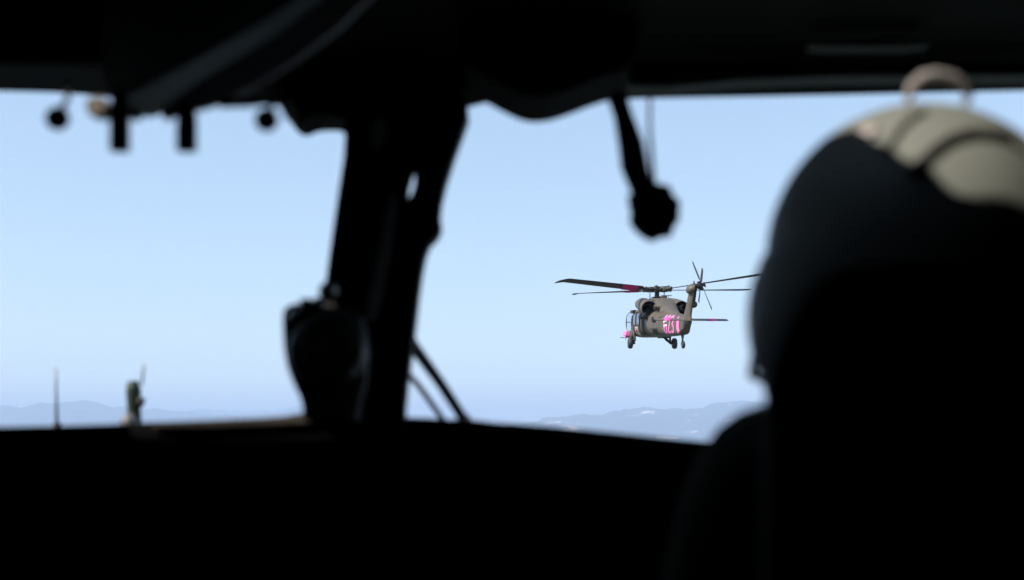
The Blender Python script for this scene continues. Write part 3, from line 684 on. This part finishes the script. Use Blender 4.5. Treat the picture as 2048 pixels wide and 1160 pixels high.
for (x, y) in ((115, 237), (533, 240)):
    bm = bmesh.new(); bmesh.ops.create_uvsphere(bm, u_segments=20, v_segments=14, radius=.0125); bmesh.ops.translate(bm, vec=P(x, y, 1.30), verts=bm.verts)
    kb = link('selector_knob', from_bm(bm), M['cab'], oq, local=False)
    wtube('stem', [P(x, y, 1.30), P(x + (16 if x > 300 else 22), y - 45, 1.34), P(x + 20, y - 70, 1.40)], .003, M['steel'], kb)
plate('sunlit_tan_bit', [(168, 192), (212, 190), (214, 232), (196, 236), (170, 226)], 1.31, .02, M['cabtan'], oq, bev=.004)  # made-up tan plate standing for a sunlit patch
plate('sunlit_tan_bit', [(250, 206), (276, 212), (278, 234), (252, 236)], 1.31, .02, M['cabtan'], oq, bev=.004)
wtube('sunlit_tan_strip', [P(440, 206, 1.34), P(500, 204, 1.34), P(550, 198, 1.34), P(574, 212, 1.34), P(580, 236, 1.34)], .006, M['cabtan'], oq)  # made-up tan tube standing for a sunlit strip
# utility light on its arm
ul = empty('utility_light', P(1240, 196, 1.50), 'black knurled utility light hanging from the roof on a bent arm', 'lamp')
wtube('arm', [P(1232, 186, 1.50), P(1246, 230, 1.50), P(1262, 290, 1.49), P(1268, 330, 1.48), P(1284, 382, 1.47)], [.012, .0115, .0155, .0165, .013], M['cab'], ul, 14)
wtube('cable', [P(1300, 186, 1.49), P(1299, 250, 1.49), P(1302, 300, 1.48), P(1308, 380, 1.47)], [.0022, .0022, .003, .003], M['steel'], ul)
bm = bmesh.new(); hc = P(1308, 424, 1.46)
rings = []
for t_, r0 in ((-.026, .017), (-.020, .025), (-.008, .029), (.010, .028), (.022, .023), (.028, .012)):
    rings.append([hc + Vector((r0 * (1 + .06 * (k % 2) + .05 * math.sin(k * 2.3)) * math.cos(2 * math.pi * k / 20), t_, r0 * 1.15 * (1 + .06 * (k % 2) + .05 * math.sin(k * 2.3)) * math.sin(2 * math.pi * k / 20))) for k in range(20)])
B_rings(bm, rings); bmesh.ops.recalc_face_normals(bm, faces=bm.faces); link('lamp_head', from_bm(bm), M['cab'], ul, local=False)
wtube('latch', [P(1258, 402, 1.46), P(1290, 390, 1.46)], .007, M['cab'], ul)
wtube('lamp_switch', [P(1330, 452, 1.455), P(1322, 400, 1.455), P(1314, 376, 1.46)], [.006, .008, .006], M['cab'], ul)

# ------------------------------------------------------------------ seat
se = empty('pilot_seat', wpt(.37, 1.0, -1.40), 'black armoured pilot seat with tall headrest behind the helmeted pilot', 'seat')
plate('backrest', [(1548, 870), (1560, 838), (1600, 822), (2100, 822), (2160, 850), (2160, 1900), (1540, 1900)], .93, .07, M['fabric'], se, bev=.02, rnd=1)
plate('headrest', [(1548, 880), (1548, 770), (1566, 700), (1600, 620), (1660, 540), (1740, 520), (2000, 520), (2080, 560), (2130, 700), (2140, 880)], .93, .05, M['fabric'], se, bev=.015, rnd=1)
bm = bmesh.new(); B_box(bm, wpt(.37, 1.27, -.68), (.46, .5, .12), None, .04); me = from_bm(bm); autosmooth(me); link('seat_pan', me, M['fabric'], se, smooth=False, local=False)
bm = bmesh.new(); B_box(bm, wpt(.37, 1.2, -1.08), (.36, .4, .66), None, .03); me = from_bm(bm); autosmooth(me); link('pedestal', me, M['cab'], se, smooth=False, local=False)
# ------------------------------------------------------------------ pilot
pe = empty('person', wpt(.37, 1.15, -.62), 'pilot in a light olive flight helmet seen from behind in the right seat', 'person')
V = []; E = []; RD = []
def jv(p, r, par=None):
    V.append(p); RD.append(r); i = len(V) - 1
    if par is not None: E.append((par, i))
    return i
hx, hy = HC.x, HC.y
pel = jv((hx, 1.14, -.50), (.16, .12)); be = jv((hx, 1.10, -.36), (.145, .11), pel); ch = jv((hx, 1.09, -.20), (.165, .12), be); cu_ = jv((hx, 1.10, -.10), (.13, .10), ch)
nk = jv((hx, 1.12, -.01), (.062, .062), cu_); hd0 = jv((hx, 1.13, .06), (.07, .08), nk); hd1 = jv((hx, 1.14, .14), (.082, .095), hd0); hd2 = jv((hx, 1.13, .20), (.065, .075), hd1)
nose = jv((hx, 1.245, .115), (.012, .014), hd1)
for sx in (-1, 1):
    sh = jv((hx + sx * .10, 1.12, -.022), (.062, .062), cu_); s2 = jv((hx + sx * .150, 1.15, -.022), (.064, .062), sh)
    eb = jv((hx + sx * .205, 1.24, -.33), (.050, .050), s2); wr = jv((hx + sx * .20, 1.47, -.42), (.034, .03), eb); pm = jv((hx + sx * .185, 1.53, -.435), (.038, .02), wr)
    for k in range(4):
        a_ = jv((hx + sx * (.155 + .02 * k), 1.575, -.43), (.0095, .0095), pm); b_ = jv((hx + sx * (.155 + .02 * k), 1.60 - .004 * abs(k - 1.5), -.445), (.009, .009), a_); jv((hx + sx * (.155 + .02 * k), 1.595, -.468), (.008, .008), b_)
    a_ = jv((hx + sx * .15, 1.535, -.445), (.011, .011), pm); jv((hx + sx * .14, 1.565, -.46), (.0095, .0095), a_)
    hp = jv((hx + sx * .10, 1.2, -.52), (.09, .085), pel); kn = jv((hx + sx * .15, 1.6, -.56), (.065, .065), hp); ak = jv((hx + sx * .15, 1.72, -1.0), (.045, .045), kn)
    hl = jv((hx + sx * .15, 1.70, -1.30), (.045, .05), ak); jv((hx + sx * .15, 1.84, -1.35), (.045, .03), hl)
me = bpy.data.meshes.new('b'); me.from_pydata([wpt(*p) for p in V], E, [])
ob = bpy.data.objects.new('tmpb', me); COL.objects.link(ob)
sk = ob.modifiers.new('s', 'SKIN'); sk.use_smooth_shade = True
for i, r in enumerate(RD): me.skin_vertices[0].data[i].radius = r
me.skin_vertices[0].data[0].use_root = True
sb = ob.modifiers.new('d', 'SUBSURF'); sb.levels = 2; sb.render_levels = 2
bme2 = bpy.data.meshes.new_from_object(ob.evaluated_get(bpy.context.evaluated_depsgraph_get())); bpy.data.objects.remove(ob)
bme2.materials.clear(); bme2.materials.append(M['suit']); bme2.materials.append(M['skin']); bme2.materials.append(M['glove'])
for p in bme2.polygons:
    c = p.center
    if c.z > ALT + .015: p.material_index = 1
    elif c.z > ALT - .5 and c.y > 1.46 and c.z < ALT - .38: p.material_index = 2
link('body', bme2, None, pe, local=False)
# helmet shell
bm = bmesh.new(); bmesh.ops.create_uvsphere(bm, u_segments=64, v_segments=40, radius=1)
for v in bm.verts:
    x, y, z = v.co
    if z < 0:                                  # sides drop straight to the ear cups
        k = 1 / max(.35, math.sqrt(max(0, 1 - z * z))) if z > -.9 else 1 / .43
        k = min(k, 1.0 / math.sqrt(max(1 - z * z, .19)))
        x *= k * (1 - .02 * -z); y *= k * (1 - .06 * -z); 
    v.co = Vector((x * HX, y * HY, z * HZ))
    if z < .05 and abs(x) > .55:               # ear cup bulges
        g_ = math.exp(-((z + .42) / .42) ** 2) * math.exp(-((y / HY * HY + .05) / .55) ** 2) * min(1, max(0, (abs(x) - .55) / .3))
        v.co.x += math.copysign(.020 * g_, x)
bmesh.ops.delete(bm, geom=[f for f in bm.faces if f.calc_center_median().z < -.128 or (f.calc_center_median().y > .085 and f.calc_center_median().z < .03)], context='FACES')
bmesh.ops.solidify(bm, geom=bm.faces[:], thickness=.004)
bmesh.ops.transform(bm, matrix=Matrix.Translation(HC), verts=bm.verts)
hel = link('helmet', from_bm(bm), M['helmet'], pe, local=False); hel['label'] = 'light olive flight helmet partly in sunlight'
def on_hel(px, py, off=.003):
    h = helmet_hit(px, py)
    return h + (h - HC).normalized() * off if h else None
bm = bmesh.new(); pts = [on_hel(x, y, .004) for x, y in [(1822, 352), (1838, 330), (1862, 305), (1895, 282), (1935, 270), (1985, 272), (2020, 285)]]; B_tube(bm, [p for p in pts if p], .0036, 10)
link('helmet_arc', from_bm(bm), M['arcgrey'], hel, local=False)  # thin grey tube bent in an arc over the shell
bm = bmesh.new(); pts = [on_hel(x, y, .003) for x, y in [(1770, 310), (1785, 285), (1800, 262), (1822, 240), (1850, 226)]]; B_tube(bm, [p for p in pts if p], .0022, 10)
link('helmet_arc', from_bm(bm), M['arcgrey'], hel, local=False)
p_ = helmet_hit(1738, 268); bm = bmesh.new(); B_lathe(bm, p_, (p_ - HC), [(-.002, .009), (.003, .009), (.005, .005), (.0055, .001)], 20); link('snap_button', from_bm(bm), mat('snap', (.5, .42, .38), .35, vary=.05), hel, local=False)
for sx in (-1, 1):
    bm = bmesh.new(); bmesh.ops.create_uvsphere(bm, u_segments=28, v_segments=18, radius=1)
    bmesh.ops.transform(bm, matrix=Matrix.Translation(HC + Vector((sx * .120, .005, -.055))) @ Matrix.Diagonal((.034, .052, .068, 1)), verts=bm.verts)
    link('ear_cup', from_bm(bm), M['helmet_dark'], hel, local=False)
    wtube('chin_strap', [HC + Vector((sx * .125, .03, -.085)), HC + Vector((sx * .118, .045, -.115)), HC + Vector((sx * .08, .075, -.150)), HC + Vector((0, .09, -.165))], .007, M['helmet_dark'], hel)
wtube('microphone_boom', [HC + Vector((-.142, .03, -.075)), HC + Vector((-.138, .08, -.10)), HC + Vector((-.09, .135, -.115)), HC + Vector((-.02, .15, -.115))], .004, M['helmet_dark'], hel)
bm = bmesh.new(); bmesh.ops.create_uvsphere(bm, u_segments=32, v_segments=16, radius=1)
bmesh.ops.delete(bm, geom=[f for f in bm.faces if f.calc_center_median().y < .3 or abs(f.calc_center_median().z) > .75], context='FACES'); bmesh.ops.transform(bm, matrix=Matrix.Translation(HC + Vector((0, .004, .03))) @ Matrix.Diagonal((HX * .90, HY * 1.04, HZ * .84, 1)), verts=bm.verts); bmesh.ops.solidify(bm, geom=bm.faces[:], thickness=.003)
link('visor', from_bm(bm), M['helmet_dark'], hel, local=False)
lp = [P(1818, 226, 1.10), P(1816, 200, 1.10), P(1824, 174, 1.10), P(1846, 156, 1.10), P(1872, 150, 1.10), P(1905, 157, 1.10), P(1928, 172, 1.10), P(1938, 194, 1.10), P(1926, 214, 1.10), P(1905, 228, 1.10)]
wtube('cord_loop', lp, [.0025, .0035, .0052, .006, .006, .006, .0055, .004, .0022, .002], M['loop'], hel)
